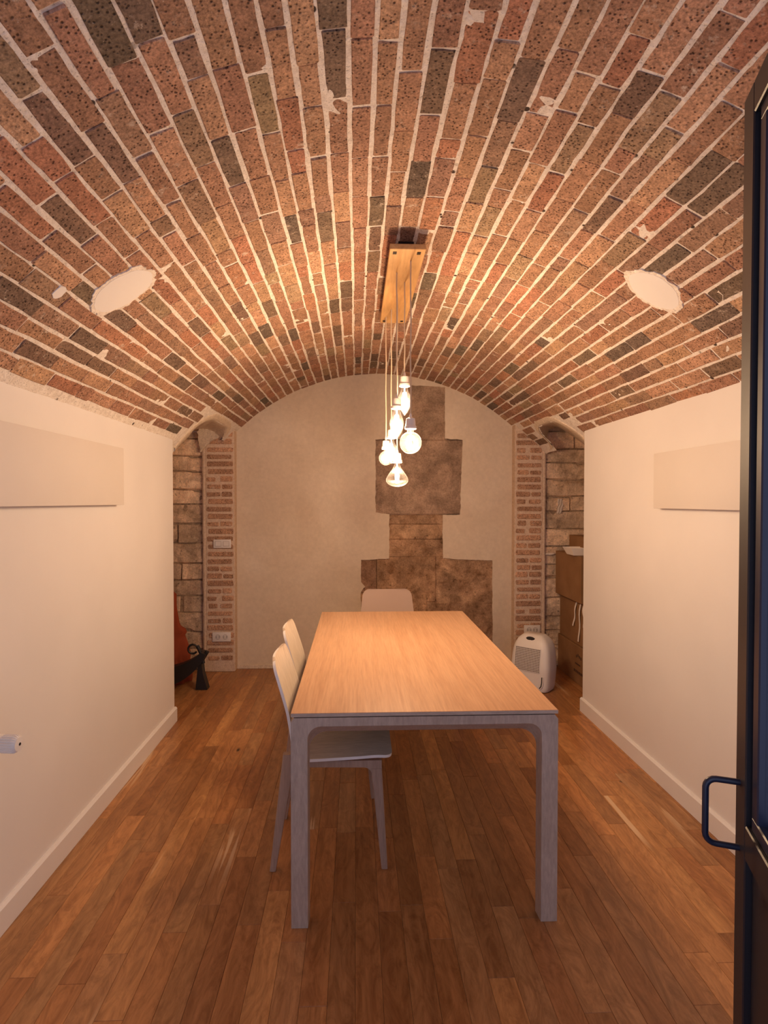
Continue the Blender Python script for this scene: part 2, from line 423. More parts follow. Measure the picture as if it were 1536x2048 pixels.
for i in range(14):
    t = 2 * PI * i / 14; rr = .022 * (1 + .35 * N3(math.cos(t) * 2, math.sin(t) * 2, 4)); ring.append(bm.verts.new(vp(ac + rr * 1.2 * math.cos(t) / VR, yc + rr * math.sin(t), .0062))); ring2.append(bm.verts.new(vp(ac + rr * 1.3 * math.cos(t) / VR, yc + rr * 1.1 * math.sin(t), -.001)))
bm.faces.new(ring)
for i in range(14): bm.faces.new((ring[i], ring2[i], ring2[(i + 1) % 14], ring[(i + 1) % 14]))
bmesh.ops.recalc_face_normals(bm, faces=bm.faces[:]); under_ceiling(recenter(obj('plaster_chip', bm, MAT['white_trim'])))

# plaster collar and sloping soffit of each niche opening
TARGET = {-1: [(-2.05, 1.45), (-1.75, 1.62), (-1.56, 1.84), (-1.44, 1.99), (-1.376, 2.034), (-1.314, 2.034), (-1.264, 2.005), (-1.235, 1.985), (-1.18, 1.955)],
          1: [(2.40, 1.45), (2.12, 1.80), (1.967, 1.946), (1.901, 1.985), (1.795, 2.060), (1.73, 2.088), (1.668, 2.055), (1.645, 1.97), (1.64, 1.84)]}
def rim_pt(sd, t, k=1.0, d=0.0):
    yc, hw, zb, h = OPEN[sd]; ph = PI * (.06 + (.68 if sd < 0 else .815) * t)
    c, s_ = math.cos(ph), math.sin(ph)
    y = yc - hw * k * math.copysign(abs(c) ** .5, c); z = zb + h * k * abs(s_) ** .5
    z = max(z, VZ + VR * math.cos(A1 if sd > 0 else A0) + .01)
    a = sd * math.acos(min(1, (z - VZ) / VR)); return vp(a, y, d)
def lerp_list(lst, t):
    t = t * (len(lst) - 1); i = min(int(t), len(lst) - 2); f = t - i
    return tuple(a + (b - a) * f for a, b in zip(lst[i], lst[i + 1]))
for sd in (-1, 1):
    bm = bmn(); n = 60
    def fn(u, v):
        wob = .004 * N3(u * 14, v * 3, sd * 5)
        if v < .34:
            k = 1.075 - .22 * v + .25 * wob * 4; p = rim_pt(sd, u, k, .0075 if v > 0 else -.002)
            if p.y > Y_PIL - .003 and sd: p.y = Y_PIL - .003
            return p
        f = (v - .34) / .66; r = rim_pt(sd, u, .985, .006); X, Z = lerp_list(TARGET[sd], u); q = Vector((X, 4.712, Z))
        p = r.lerp(q, f); p.z += wob * 2 + .03 * math.sin(PI * f) * (1 if .25 < u < .8 else 0) * .4; p.x += .01 * N3(u * 5, v * 5, 3)
        return p
    grid(bm, fn, n, 18); bmesh.ops.recalc_face_normals(bm, faces=bm.faces[:])
    under_ceiling(smooth(recenter(obj('niche_soffit', bm, MAT['render'])), 60))

# ------------------------------------------------------------------ floor with planks
floor = empty('floor', (0.2, 2.1, 0)); tag(floor, kind='structure')
def under(o, par): o.parent = par; o.location = Vector(o.location) - Vector(par.location); return o
bm = bmn(); box(bm, -2.25, 2.6, -.8, 4.85, -.08, -.012); under(recenter(obj('subfloor', bm, MAT['subfloor'])), floor)
PW = .0805; x = -1.180 - PW * .55; planks = []
for (xa, xb, ya, yb) in ((-1.180, 1.545, .30, 4.76),):
    x = xa; first = True
    while x < xb - .005:
        x1 = min(x + (PW * .62 if first else PW), xb); first = False
        y = ya - random.uniform(0, .7)
        while y < yb:
            L = random.choice([.42, .55, .62, .74, .86, .98]); y1 = min(y + L, yb)
            planks.append((x, x1, max(y, -.55), y1)); y = y1
        x = x1
for (xa, xb, ya) in ((-2.10, -1.182, 3.45), (1.547, 2.45, 3.5)):
    x = xb if xa < -1.5 else xa
    while (x > xa + .01) if xa < -1.5 else (x < xb - .01):
        x1 = x - PW if xa < -1.5 else x + PW
        y = ya + random.uniform(.1, .7); lo = ya
        while lo < 4.76:
            planks.append((min(x, x1), max(x, x1), lo, min(y, 4.76))); lo = y; y += random.uniform(.5, .9)
        x = x1
TINT = [(1, 1, 1), (.86, .82, .78), (1.16, 1.12, 1.05), (.78, .70, .62), (1.05, .95, .85), (.95, .98, 1.0), (1.22, 1.22, 1.12), (.90, .80, .72)]
def plank_mesh(W, L):
    bm = bmn(); c = .0009; z0 = -.012
    b = [(-W / 2, -L / 2), (W / 2, -L / 2), (W / 2, L / 2), (-W / 2, L / 2)]
    g = .0003
    lo = [bm.verts.new((x - math.copysign(g, x), y - math.copysign(g, y), z0)) for x, y in b]
    mi = [bm.verts.new((x - math.copysign(g, x), y - math.copysign(g, y), -c)) for x, y in b]
    to = [bm.verts.new((x - math.copysign(c + g, x), y - math.copysign(c + g, y), 0)) for x, y in b]
    bm.faces.new(to)
    for r, s_ in ((lo, mi), (mi, to)):
        for i in range(4): bm.faces.new((r[i], r[(i + 1) % 4], s_[(i + 1) % 4], s_[i]))
    bmesh.ops.recalc_face_normals(bm, faces=bm.faces[:]); me = bpy.data.meshes.new('plank'); bm.to_mesh(me); bm.free(); me.materials.append(MAT['plank']); return me
pm = {}
for (x0, x1, y0, y1) in planks:
    if y1 - y0 < .01 or x1 - x0 < .005: continue
    key = (round(x1 - x0, 4), round(y1 - y0, 4))
    if key not in pm: pm[key] = plank_mesh(*key)
    o = obj('plank', pm[key], None, floor, Vector(((x0 + x1) / 2, (y0 + y1) / 2, 0)) - Vector(floor.location))
    t = random.choice(TINT); k = random.uniform(.93, 1.07); o.color = (*(min(a * k, 1.4) for a in t), 1)

# ------------------------------------------------------------------ side walls, baseboards, enclosure
def struct(name, bm, m, loc=None):
    o = obj(name, bm, m); tag(o, kind='structure'); recenter(o); return o
def drywall(name, x0, x1, yend, ztop, slope):
    bm = bmn(); n = 40; face = x0 if abs(x0) < abs(x1) else x1
    # top edge follows the vault
    ys = [-.7 + (yend + .7) * i / n for i in range(n + 1)]
    top = lambda y: ztop + slope * (y - 2.5) + .004 * N3(y * 1.3, 7, x0)
    rows = []
    for y in ys: rows.append([bm.verts.new((x, y, z)) for x, z in ((x0, 0.0005), (x0, top(y)), (x1, top(y)), (x1, 0.0005))])
    for a, b in zip(rows, rows[1:]):
        for i in range(4): bm.faces.new((a[i], a[(i + 1) % 4], b[(i + 1) % 4], b[i]))
    bm.faces.new(rows[0]); bm.faces.new(rows[-1][::-1]); bmesh.ops.recalc_face_normals(bm, faces=bm.faces[:])
    return struct(name, bm, MAT['wall'])
drywall('wall_left', -1.29, -1.19, 3.625, 1.863, -.010)
drywall('wall_right', 1.555, 1.655, 3.700, 1.942, -.020)
def baseboard(name, xw, sgn, yend):
    bm = bmn(); h, t = .095, .016
    prof = [(xw, .001), (xw + sgn * t, .001), (xw + sgn * t, h - .009), (xw + sgn * (t - .009), h), (xw, h)]
    prism(bm, prof, yend + .7, 'y', -.7); return struct(name, bm, MAT['white_trim'])
baseboard('baseboard_left', -1.1895, 1, 3.630); baseboard('baseboard_right', 1.5545, -1, 3.706)
bm = bmn(); box(bm, -1.022, .03, Y_BACK - .012, Y_BACK - .0002, .0005, .034, .002, 1); struct('baseboard_back', bm, MAT['render'])
bm = bmn()   # unseen walls and cover added to close the niches against sky light
box(bm, -2.30, -2.12, 3.30, 4.95, .0, 2.3)
struct('wall_niche_left', bm, MAT['render'])
bm = bmn(); box(bm, 2.42, 2.60, 3.30, 4.95, .0, 2.3); struct('wall_niche_right', bm, MAT['render'])
bm = bmn(); box(bm, -2.12, -1.292, 3.35, 3.45, .0, 2.3); struct('wall_light_seal_left', bm, MAT['render'])
bm = bmn(); box(bm, 1.657, 2.42, 3.35, 3.45, .0, 2.3); struct('wall_light_seal_right', bm, MAT['render'])
bm = bmn(); box(bm, -2.30, -1.32, 3.30, 4.95, 2.31, 2.4); box(bm, 1.72, 2.6, 3.30, 4.95, 2.31, 2.4); struct('niche_light_cover', bm, MAT['render'])

# ------------------------------------------------------------------ back wall: lime plaster with bared old stones
wall_back = empty('wall_back', (.17, Y_BACK, 0)); tag(wall_back, kind='structure')
bm = bmn(); box(bm, -2.12, 2.42, 4.800, 4.95, 0, 2.75); under(recenter(obj('masonry_core', bm, MAT['joint'])), wall_back)
HOLE = [(.045, .004), (.045, .66), (.08, .70), (.045, .74), (.043, .935), (.286, .945), (.290, 1.33), (.170, 1.345), (.168, 1.975), (.405, 1.985), (.405, 2.45), (.770, 2.43), (.772, 1.985), (.925, 1.975), (.905, 1.325), (.754, 1.325), (.757, .945), (1.190, .925), (1.197, .004)]
def rough_line(pts, amp, step=.018, seed=0, closed=True):
    out = []; n = len(pts)
    for i in range(n if closed else n - 1):
        a, b = Vector(pts[i]), Vector(pts[(i + 1) % n]); L = (b - a).length; m = max(1, int(L / step))
        nr = Vector((-(b - a).y, (b - a).x)).normalized()
        for j in range(m):
            p = a.lerp(b, j / m); k = 0 if (j == 0 or abs(p.y - .004) < .001) else 1
            out.append(p + nr * k * amp * (1.3 * N3(p.x, p.y, seed, 9) + N3(p.x, p.y, seed, 37)))
    return out
outer = [(-1.024, .0), (1.378, .0), (1.378, 2.05)]
for i in range(21):
    X = 1.378 + (-1.024 - 1.378) * i / 20; outer.append((X, VZ + math.sqrt((VR + .012) ** 2 - (X - VX) ** 2)))
outer = [Vector(p) for p in outer]
cu = bpy.data.curves.new('plaster_face', 'CURVE'); cu.dimensions = '2D'; cu.fill_mode = 'BOTH'; cu.extrude = .008
for loop in (outer, rough_line(HOLE, .0045, .014, 3)):
    sp = cu.splines.new('POLY'); sp.points.add(len(loop) - 1); sp.use_cyclic_u = True
    for pt, p in zip(sp.points, loop): pt.co = (p.x, p.y, 0, 1)
co = bpy.data.objects.new('tmp', cu); C.objects.link(co); bpy.context.view_layer.update()
me = bpy.data.meshes.new_from_object(co.evaluated_get(bpy.context.evaluated_depsgraph_get())); bpy.data.objects.remove(co)
me.transform(Matrix.Translation((0, Y_BACK + .0083, 0)) @ Matrix.Rotation(PI / 2, 4, 'X')); me.materials.clear()
o = obj('plaster_face', me, MAT['lime']); under(recenter(o), wall_back)
def stone(par, x0, x1, z0, z1, yf, depth, m, relief=.006, tint=(1, 1, 1), g=.006):
    x0 += g / 2; x1 -= g / 2; z0 += g / 2; z1 -= g / 2
    nx = max(3, min(14, int((x1 - x0) / .022))); nz = max(3, min(12, int((z1 - z0) / .022))); sd = random.uniform(0, 50)
    bm = bmn(); cx, cz = (x0 + x1) / 2, (z0 + z1) / 2
    def fn(u, v):
        X = x0 + (x1 - x0) * u; Z = z0 + (z1 - z0) * v; e = min(u, 1 - u, v, 1 - v); edge = e < 1e-6
        wq = .020 if g > .0015 else .0     # courses wander together, edges crumble one by one
        X, Z = X + wq * N3(X * 4, Z * 4, 1.5) + .006 * N3(X * 14, Z * 14, sd), Z + wq * N3(X * 3, Z * 5, 7.5) + .005 * N3(X * 14, Z * 14, sd + 9)
        y = yf + (depth if edge else relief * N3(X * 7, Z * 7, sd) + relief * .7 * N3(X * 22, Z * 26, sd))
        return (X, y, Z)
    grid(bm, lambda u, v: fn(u, v), nx, nz)
    # pull the first inner ring out close to the edge so that the face is full
    for vtx in bm.verts:
        if vtx.co.y < yf + depth * .6:
            for ax, lo, hi in (('x', x0, x1), ('z', z0, z1)):
                c = getattr(vtx.co, ax); st = (hi - lo) / (nx if ax == 'x' else nz)
                if c < lo + 1.45 * st: setattr(vtx.co, ax, lo + (c - lo) * .22 if c < lo + 1.3 * st else c)
                elif c > hi - 1.45 * st: setattr(vtx.co, ax, hi - (hi - c) * .22 if c > hi - 1.3 * st else c)
    bmesh.ops.recalc_face_normals(bm, faces=bm.faces[:])
    me = bpy.data.meshes.new('stone'); bm.to_mesh(me); bm.free()
    if sum(p.normal.y for p in me.polygons) > 0: me.flip_normals()
    o = obj('stone', me, m); o.color = (*tint, 1); return under(recenter(o), par)
ys = Y_BACK + .012
for (x0, x1, z0, z1, m, t) in ((.38, .80, 1.975, 2.47, 'stone_block', (1.15, 1.1, 1.05)), (.14, .95, 1.322, 1.980, 'stone_block', (1.05, 1, 1)),
        (.27, .78, 1.240, 1.325, 'stone_old', (.9, .9, .9)), (.27, .78, 1.110, 1.244, 'stone_old', (1.4, 1.4, 1.35)), (.27, .78, .955, 1.114, 'stone_old', (1.25, 1.2, 1.15)),
        (.02, .180, .64, .96, 'stone_old', (.70, .55, .60)), (.175, .70, .56, .965, 'stone_old', (1.1, 1.0, .9)), (.695, 1.22, .54, .965, 'stone_old', (1.15, 1.1, 1.05)),
        (.02, .62, .22, .645, 'stone_old', (1.4, 1.3, 1.2)), (.615, 1.22, .20, .565, 'stone_old', (.80, .72, .65)),
        (.02, .62, .01, .225, 'stone_old', (.9, .9, .9)), (.62, 1.22, .01, .205, 'stone_old', (.6, .55, .5))):
    stone(wall_back, x0, x1, z0, z1, ys + (.004 if m == 'stone_block' else .003), .012, MAT[m], .004 if m == 'stone_block' else .0065, tuple(.45 * q + .62 for q in t), .001)

bm = bmn()      # lump of plaster where the vault springs from the left pier
P_ = rough_line([(-1.163, 2.13), (-1.012, 2.045), (-1.087, 1.994), (-1.214, 1.939), (-1.300, 1.850), (-1.310, 2.01), (-1.275, 2.10)], .008, .02, 8)
A = [bm.verts.new((p.x, 4.648 - .055 * max(0, min(1, (p.y - 1.92) / .09)) * (1 if p.x < -1.06 else .4) + .006 * N3(p.x * 9, p.y * 9), p.y)) for p in P_]; B = [bm.verts.new((p.x, 4.76, p.y)) for p in P_]; mid = bm.verts.new((-1.18, 4.600, 2.02))
for i in range(len(A)):
    j = (i + 1) % len(A); bm.faces.new((A[i], A[j], mid)); bm.faces.new((A[i], B[i], B[j], A[j]))
bm.faces.new(B); bmesh.ops.recalc_face_normals(bm, faces=bm.faces[:]); under(smooth(recenter(obj('plaster_haunch', bm, MAT['render'])), 50), wall_back)
# brick piers
def pier(name, x0, x1, side):
    P = empty(name, ((x0 + x1) / 2, Y_PIL, 0)); tag(P, kind='structure')
    bm = bmn(); box(bm, x0, x1, Y_PIL + .004, Y_BACK + .05, 0, 2.10, .006, 2); under(recenter(obj('pier_core', bm, MAT['mortar_warm'])), P)
    xs_ = x0 - .012 if side < 0 else x1 + .012     # plaster fillet in the corner beside the stone
    bm = bmn(); grid(bm, lambda u, v: (xs_ + (.019 + .006 * N3(v * 14, side)) * math.cos(2 * PI * u), Y_PIL + .022 + .020 * math.sin(2 * PI * u) + .004 * N3(v * 20, u * 3, side), .005 + 1.95 * v), 8, 60, True)
    bmesh.ops.recalc_face_normals(bm, faces=bm.faces[:]); under(smooth(recenter(obj('corner_fillet', bm, MAT['mortar_warm'])), 80), P)
    z = .10; i = 0
    while z < 2.02:
        h = .0628; zz = z + random.uniform(-.002, .002)
        r = random.random(); a, b = x0 + .014, x1 - .014; a += random.uniform(-.006, .010); b += random.uniform(-.010, .006)
        if r < .5: segs = [(a, b)]
        elif r < .8: s_ = random.uniform(.42, .6); segs = [(a, a + (b - a) * s_ - .006), (a + (b - a) * s_ + .006, b)]
        else: segs = [(a, a + .075), (b - .10, b)]
        for (p, q) in segs:
            bm = bmn(); hh = random.uniform(.034, .046); c = .007
            X = [p, q]; pr = [(p + c, zz), (q - c, zz), (q, zz + c), (q, zz + hh - c), (q - c, zz + hh), (p + c, zz + hh), (p, zz + hh - c), (p, zz + c)]
            pr = [(u + random.uniform(-.002, .002), v + random.uniform(-.002, .002)) for u, v in pr]; n = 8
            A = [bm.verts.new((u, Y_PIL + .006, v)) for u, v in pr]; B = [bm.verts.new((u, Y_PIL + .0015, v)) for u, v in pr]
            cu_, cv = (p + q) / 2, zz + hh / 2
            T = [bm.verts.new((u + (.004 if u < cu_ else -.004), Y_PIL - .001, v + (.004 if v < cv else -.004))) for u, v in pr]
            for R1, R2 in ((A, B), (B, T)):
                for k in range(n): bm.faces.new((R1[k], R1[(k + 1) % n], R2[(k + 1) % n], R2[k]))
            bm.faces.new(T); bmesh.ops.recalc_face_normals(bm, faces=bm.faces[:])
            o = obj('brick', bm, MAT['brick']); k_ = random.uniform(.82, 1.2); o.color = (.47 * k_, .285 * k_, .185 * k_, 1); under(recenter(o), P)
        z += h; i += 1
    return P
pier('wall_pier_left', -1.264, -1.022, -1); pier('wall_pier_right', 1.360, 1.603, 1)
# coursed stone at the back of each niche
def niche_stones(name, xa, xb):
    W = empty(name, ((xa + xb) / 2, 4.72, 0)); tag(W, kind='structure')
    bm = bmn(); box(bm, xa, xb, 4.724, 4.80, 0, 2.25); under(recenter(obj('mortar_core', bm, MAT['joint'])), W)
    z = .015
    while z < 2.12:
        h = random.uniform(.118, .172); x = xa + random.uniform(-.05, 0) if xa > 0 else xb + random.uniform(0, .03)
        if xa > 0:
            x = xa
            while x < xb - .03:
                w_ = random.uniform(.20, .55); x1 = min(x + w_, xb); k = random.uniform(.85, 1.2)
                stone(W, x, x1, z, z + h, 4.708 + random.uniform(-.005, .008), .022, MAT['stone'], .016, (k, k, k), random.uniform(.003, .010)); x = x1
        else:
            x = xb
            while x > xa + .03:
                w_ = random.uniform(.20, .55); x1 = max(x - w_, xa); k = random.uniform(.85, 1.2)
                stone(W, x1, x, z, z + h, 4.708 + random.uniform(-.005, .008), .022, MAT['stone'], .016, (k, k, k), random.uniform(.003, .010)); x = x1
        z += h
    return W
niche_stones('wall_stone_left', -2.12, -1.266); wsr = niche_stones('wall_stone_right', 1.605, 2.42)
bm = bmn(); grid(bm, lambda u, v: (1.672 + .052 * math.cos(2 * PI * u) * math.sin(PI * v) + .006 * N3(u * 6, v * 4), 4.700 - .012 * math.cos(PI * v) + .004 * N3(u * 9, v * 9, 2), .985 + .012 * math.sin(2 * PI * u) * math.sin(PI * v) + .004 * N3(u * 5, 3)), 20, 8, True)
bmesh.ops.remove_doubles(bm, verts=bm.verts[:], dist=1e-5); under(smooth(recenter(obj('mortar_lump', bm, MAT['mortar'])), 80), wsr)

# ------------------------------------------------------------------ flat wall panels
def wall_panel(face, back, y0, y1, z0, z1, label):
    s_ = 1 if face > back else -1
    t = empty('wall_panel', (back, (y0 + y1) / 2, z0)); tag(t, label, 'wall panel')
    bm = bmn(); xs = sorted((face, face - s_ * .014)); box(bm, xs[0], xs[1], y0, y1, z0, z1, .0025, 2); under(smooth(recenter(obj('front_board', bm, MAT['panel']))), t)
    bm = bmn(); xs = sorted((face - s_ * .014, back)); box(bm, xs[0], xs[1], y0 + .05, y1 - .055, z0 + .012, z1 - .02); under(recenter(obj('mounting_frame', bm, MAT['panel'])), t)
wall_panel(-1.150, -1.1898, 1.20, 2.775, 1.423, 1.703, 'long off-white flat panel mounted on the left white wall')
wall_panel(1.515, 1.5548, 1.35, 2.752, 1.405, 1.683, 'long off-white flat panel mounted on the right wall beside the black door')

# ------------------------------------------------------------------ table
def rounded(pts, rad, n=6):
    """polyline with rounded inner corners; rad per point"""
    out = []
    for i, p in enumerate(pts):
        if rad[i] == 0 or i in (0, len(pts) - 1): out.append(Vector(p)); continue
        p = Vector(p); a = (Vector(pts[i - 1]) - p).normalized(); b = (Vector(pts[i + 1]) - p).normalized(); r = rad[i]
        A, B = p + a * r, p + b * r; c = p + (a + b) * r
        for k in range(n + 1):
            t = k / n; ang = t * PI / 2; out.append(c - b * r * math.cos(ang) - a * r * math.sin(ang))
    return out
TX0, TX1, TY0, TY1, TH = -.219, .688, 1.835, 3.530, .731
tab = empty('dining_table', ((TX0 + TX1) / 2, (TY0 + TY1) / 2, 0))
tag(tab, 'long rectangular pale oak dining table with squared legs and rounded inner corners', 'table')
bm = bmn(); box(bm, TX0, TX1, TY0, TY1, TH - .0135, TH, .0012, 1); o = obj('table_edge', bm, MAT['oak_edge']); under(recenter(o), tab); o.name = 'tabletop'
o.data.materials.append(MAT['oak_top'])
for p in o.data.polygons:
    if p.normal.z > .5: p.material_index = 1
LW = .056
def end_frame(y0, y1, sgn):
    # outer outline: leg, apron, leg ; front and rear inner contours differ (bevelled inner side)
    zt = TH - .0165
    def contour(ap, lw, rad):
        return rounded([(TX0 + lw, .0005), (TX0 + lw, zt - ap), (TX1 - lw, zt - ap), (TX1 - lw, .0005)], [0, rad, rad, 0], 8)
    outer_ = [(TX0, .0005), (TX0, zt), (TX1, zt), (TX1, .0005)]
    f = contour(.029, LW, .044); b = contour(.066, LW + .003, .060)
    yf, yb = (y0, y1) if sgn > 0 else (y1, y0)
    parts = []
    zc = zt - .13
    # apron + corners (upper piece) down to zc, legs below
    up = bmn()
    def both(cont, lw):
        inner = [(TX0 + lw, zc)] + [tuple(p) for p in cont if p.y >= zc - 1e-6] + [(TX1 - lw, zc)]; n_ = len(inner); h_ = n_ // 2; out = []
        for i in range(n_):
            k = min(i, n_ - 1 - i) / (h_ - 1); X, Z = (TX0, zc + (zt - zc) * min(1, k * 2)) if k <= .5 else (TX0 + (inner[h_ - 1][0] - TX0) * (k * 2 - 1), zt)
            if i >= h_: X = TX0 + TX1 - X
            out.append((X, Z))
        return inner, out
    rings = []
    for cont, lw, y in ((f, LW, yf), (b, LW + .003, yb)):
        inn, out = both(cont, lw); rings.append(([up.verts.new((x, y, z)) for x, z in inn], [up.verts.new((x, y, z)) for x, z in out]))
    (fi, fo), (bi, bo) = rings; n = len(fi)
    for i in range(n - 1):
        for q in ((fi[i], fi[i + 1], fo[i + 1], fo[i]), (bi[i], bo[i], bo[i + 1], bi[i + 1]), (fi[i], bi[i], bi[i + 1], fi[i + 1]), (fo[i], fo[i + 1], bo[i + 1], bo[i])): up.faces.new(q)
    up.faces.new((fi[0], fo[0], bo[0], bi[0])); up.faces.new((fi[-1], bi[-1], bo[-1], fo[-1]))
    bmesh.ops.recalc_face_normals(up, faces=up.faces[:])
    o = obj('apron', up, MAT['oak_frame']); under(smooth(recenter(o), 30), tab)
    for xs in ((TX0, TX0 + LW), (TX1 - LW, TX1)):
        bm = bmn(); i0, i1 = (0, .003) if xs[0] == TX0 else (.003, 0)
        v = [bm.verts.new(q) for q in ((xs[0], yf, .0005), (xs[1], yf, .0005), (xs[1] + i1, yb, .0005), (xs[0] - i0, yb, .0005), (xs[0], yf, zc), (xs[1], yf, zc), (xs[1] + i1, yb, zc), (xs[0] - i0, yb, zc))]
        for q in ((0, 1, 2, 3), (4, 5, 6, 7), (0, 1, 5, 4), (1, 2, 6, 5), (2, 3, 7, 6), (3, 0, 4, 7)): bm.faces.new([v[k] for k in q])
        bmesh.ops.recalc_face_normals(bm, faces=bm.faces[:]); under(recenter(obj('leg', bm, MAT['oak_frame'])), tab)
end_frame(TY0 + .001, TY0 + .051, 1); end_frame(TY1 - .051, TY1 - .001, -1)
for xs in ((TX0 + .004, TX0 + .030), (TX1 - .030, TX1 - .004)):
    bm = bmn(); box(bm, xs[0], xs[1], TY0 + .051, TY1 - .051, TH - .075, TH - .0165, .002, 1); under(recenter(obj('side_rail', bm, MAT['oak_frame'])), tab)
bm = bmn(); box(bm, TX0 + .01, TX1 - .01, TY0 + .006, TY1 - .006, TH - .017, TH - .0132); under(recenter(obj('shadow_gap', bm, MAT['screw'])), tab)

# ------------------------------------------------------------------ chairs
def bez(pts, n=8):
    """Catmull-Rom through points"""
    out = []; P = [Vector(p) for p in pts]; P = [2 * P[0] - P[1]] + P + [2 * P[-1] - P[-2]]
    for i in range(1, len(P) - 2):
        for k in range(n):
            t = k / n; a, b, c, d = P[i - 1:i + 3]
            out.append(.5 * ((2 * b) + (c - a) * t + (2 * a - 5 * b + 4 * c - d) * t * t + (3 * b - a - 3 * c + d) * t ** 3))
    out.append(P[-2]); return out
def shell_piece(prof, widths, r0, r1, th, curve):
    """profile line in x-z swept across y; rounded corners at both ends"""
    bm = bmn(); pts = bez(prof, 6); n = len(pts); L = [0]
    for a, b in zip(pts, pts[1:]): L.append(L[-1] + (b - a).length)
    tot = L[-1]; m = 14
    def hw(l):
        t = l / tot * (len(widths) - 1); i = min(int(t), len(widths) - 2); w_ = widths[i] + (widths[i + 1] - widths[i]) * (t - i)
        if r0 and l < r0: w_ -= r0 - math.sqrt(max(0, r0 * r0 - (r0 - l) ** 2))
        if r1 and tot - l < r1: q = tot - l; w_ -= r1 - math.sqrt(max(0, r1 * r1 - (r1 - q) ** 2))
        return w_
    # resample so the rounded ends are smooth
    ls = sorted(set([0, tot] + [r0 * (1 - math.cos(i / 7 * PI / 2)) for i in range(8)] * (1 if r0 else 0) + [tot - r1 * (1 - math.cos(i / 7 * PI / 2)) for i in range(8)] * (1 if r1 else 0) + [tot * i / 26 for i in range(27)]))
    def at(l):
        for i in range(n - 1):
            if L[i + 1] >= l - 1e-9:
                f = (l - L[i]) / max(1e-9, L[i + 1] - L[i]); p = pts[i].lerp(pts[i + 1], f); t = (pts[i + 1] - pts[i]).normalized(); return p, t
        return pts[-1], (pts[-1] - pts[-2]).normalized()
    top, bot = [], []
    for l in ls:
        p, t = at(l); nr = Vector((-t.y, t.x)); h = hw(l); ra, rb = [], []; cv = curve(l / tot)
        for j in range(m + 1):
            u = -1 + 2 * j / m; e = cv * u * u
            q = p - nr * (-e); ra.append(bm.verts.new((q.x, u * h, q.y))); q2 = q - nr * th * (-1)
            rb.append(bm.verts.new((q2.x, u * h, q2.y)))
        top.append(ra); bot.append(rb)
    K = len(ls)
    for i in range(K - 1):
        for j in range(m):
            bm.faces.new((top[i][j], top[i + 1][j], top[i + 1][j + 1], top[i][j + 1])); bm.faces.new((bot[i][j], bot[i][j + 1], bot[i + 1][j + 1], bot[i + 1][j]))
        for j in (0, m): bm.faces.new((top[i][j], bot[i][j], bot[i + 1][j], top[i + 1][j]))
    for i in (0, K - 1):
        for j in range(m): bm.faces.new((top[i][j], top[i][j + 1], bot[i][j + 1], bot[i][j]))
    bmesh.ops.remove_doubles(bm, verts=bm.verts[:], dist=1e-5)
    bmesh.ops.recalc_face_normals(bm, faces=bm.faces[:])
    for f in bm.faces:
        if f.calc_area() > 0 and all(sum(1 for e in v.link_edges if len(e.link_faces) == 2 and e.calc_face_angle(0) > .9) for v in f.verts): f.material_index = 1
    return bm
def taper_leg(p0, p1, a0, b0, a1, b1):
    """four sided leg from foot p0 to top p1; half sizes a (x) and b (y)"""
    bm = bmn(); v = []
    for p, a, b in ((p0, a0, b0), (p1, a1, b1)):
        for sx, sy in ((-1, -1), (1, -1), (1, 1), (-1, 1)): v.append(bm.verts.new((p[0] + sx * a, p[1] + sy * b, p[2])))
    for q in ((3, 2, 1, 0), (4, 5, 6, 7), (0, 1, 5, 4), (1, 2, 6, 5), (2, 3, 7, 6), (3, 0, 4, 7)): bm.faces.new([v[k] for k in q])
    bmesh.ops.bevel(bm, geom=[e for e in bm.edges if abs((e.verts[0].co - e.verts[1].co).z) > .1], offset=.005, segments=2, profile=.5, affect='EDGES')
    return bm
def make_chair(loc, rz, label):
    t = empty('dining_chair', loc, rz); tag(t, label, 'chair')
    # local: faces +x, origin under the seat; one bent plywood sheet is seat and back
    seat = shell_piece([(.225, .448), (.16, .455), (.02, .447), (-.10, .440), (-.135, .442)], [.205, .212, .208, .203], .04, 0, -.011, lambda s: .004)
    smooth(obj('seat', seat, MAT['shell'], t), 50)
    back = shell_piece([(-.134, .442), (-.155, .450), (-.170, .478), (-.180, .53), (-.202, .62), (-.234, .725), (-.260, .803)], [.203, .200, .195, .188, .180, .172], 0, .05, -.011, lambda s: -.004 - .012 * min(1, s * 2))
    smooth(obj('backrest', back, MAT['shell'], t), 50)
    for q in t.children: q.data.materials.append(MAT['shell_edge'])
    for sy in (-1, 1):
        y = sy * .168
        smooth(obj('leg', taper_leg((.196, y * 1.05, .0008), (.165, y, .395), .0125, .012, .021, .015), MAT['chair_leg'], t))
        smooth(obj('leg', taper_leg((-.240, y * 1.05, .0008), (-.175, y, .455), .0120, .012, .025, .015), MAT['chair_leg'], t))
        # side rail with a rounded inner corner running into the front leg
        bm = bmn(); pr = rounded([(.146, .340), (.146, .400), (-.170, .406)], [0, .030, 0], 6)
        poly = [(.185, .340), (.185, .428), (-.185, .4275), (-.185, .400)] + [tuple(p) for p in pr[::-1]]
        prism(bm, poly, .026, 'y', y - .013); bmesh.ops.triangulate(bm, faces=[q for q in bm.faces if len(q.verts) > 4])
        smooth(obj('side_rail', bm, MAT['chair_leg'], t), 30)
    bm = bmn(); box(bm, .140, .166, -.155, .155, .400, .426, .003, 1); obj('cross_rail', bm, MAT['chair_leg'], t)
    bm = bmn(); box(bm, -.150, -.124, -.155, .155, .400, .425, .003, 1); obj('cross_rail', bm, MAT['chair_leg'], t)
    return t
ch = make_chair((-.085, 2.312, 0), 0, 'pale moulded chair nearest the camera, tucked under the left side of the table')
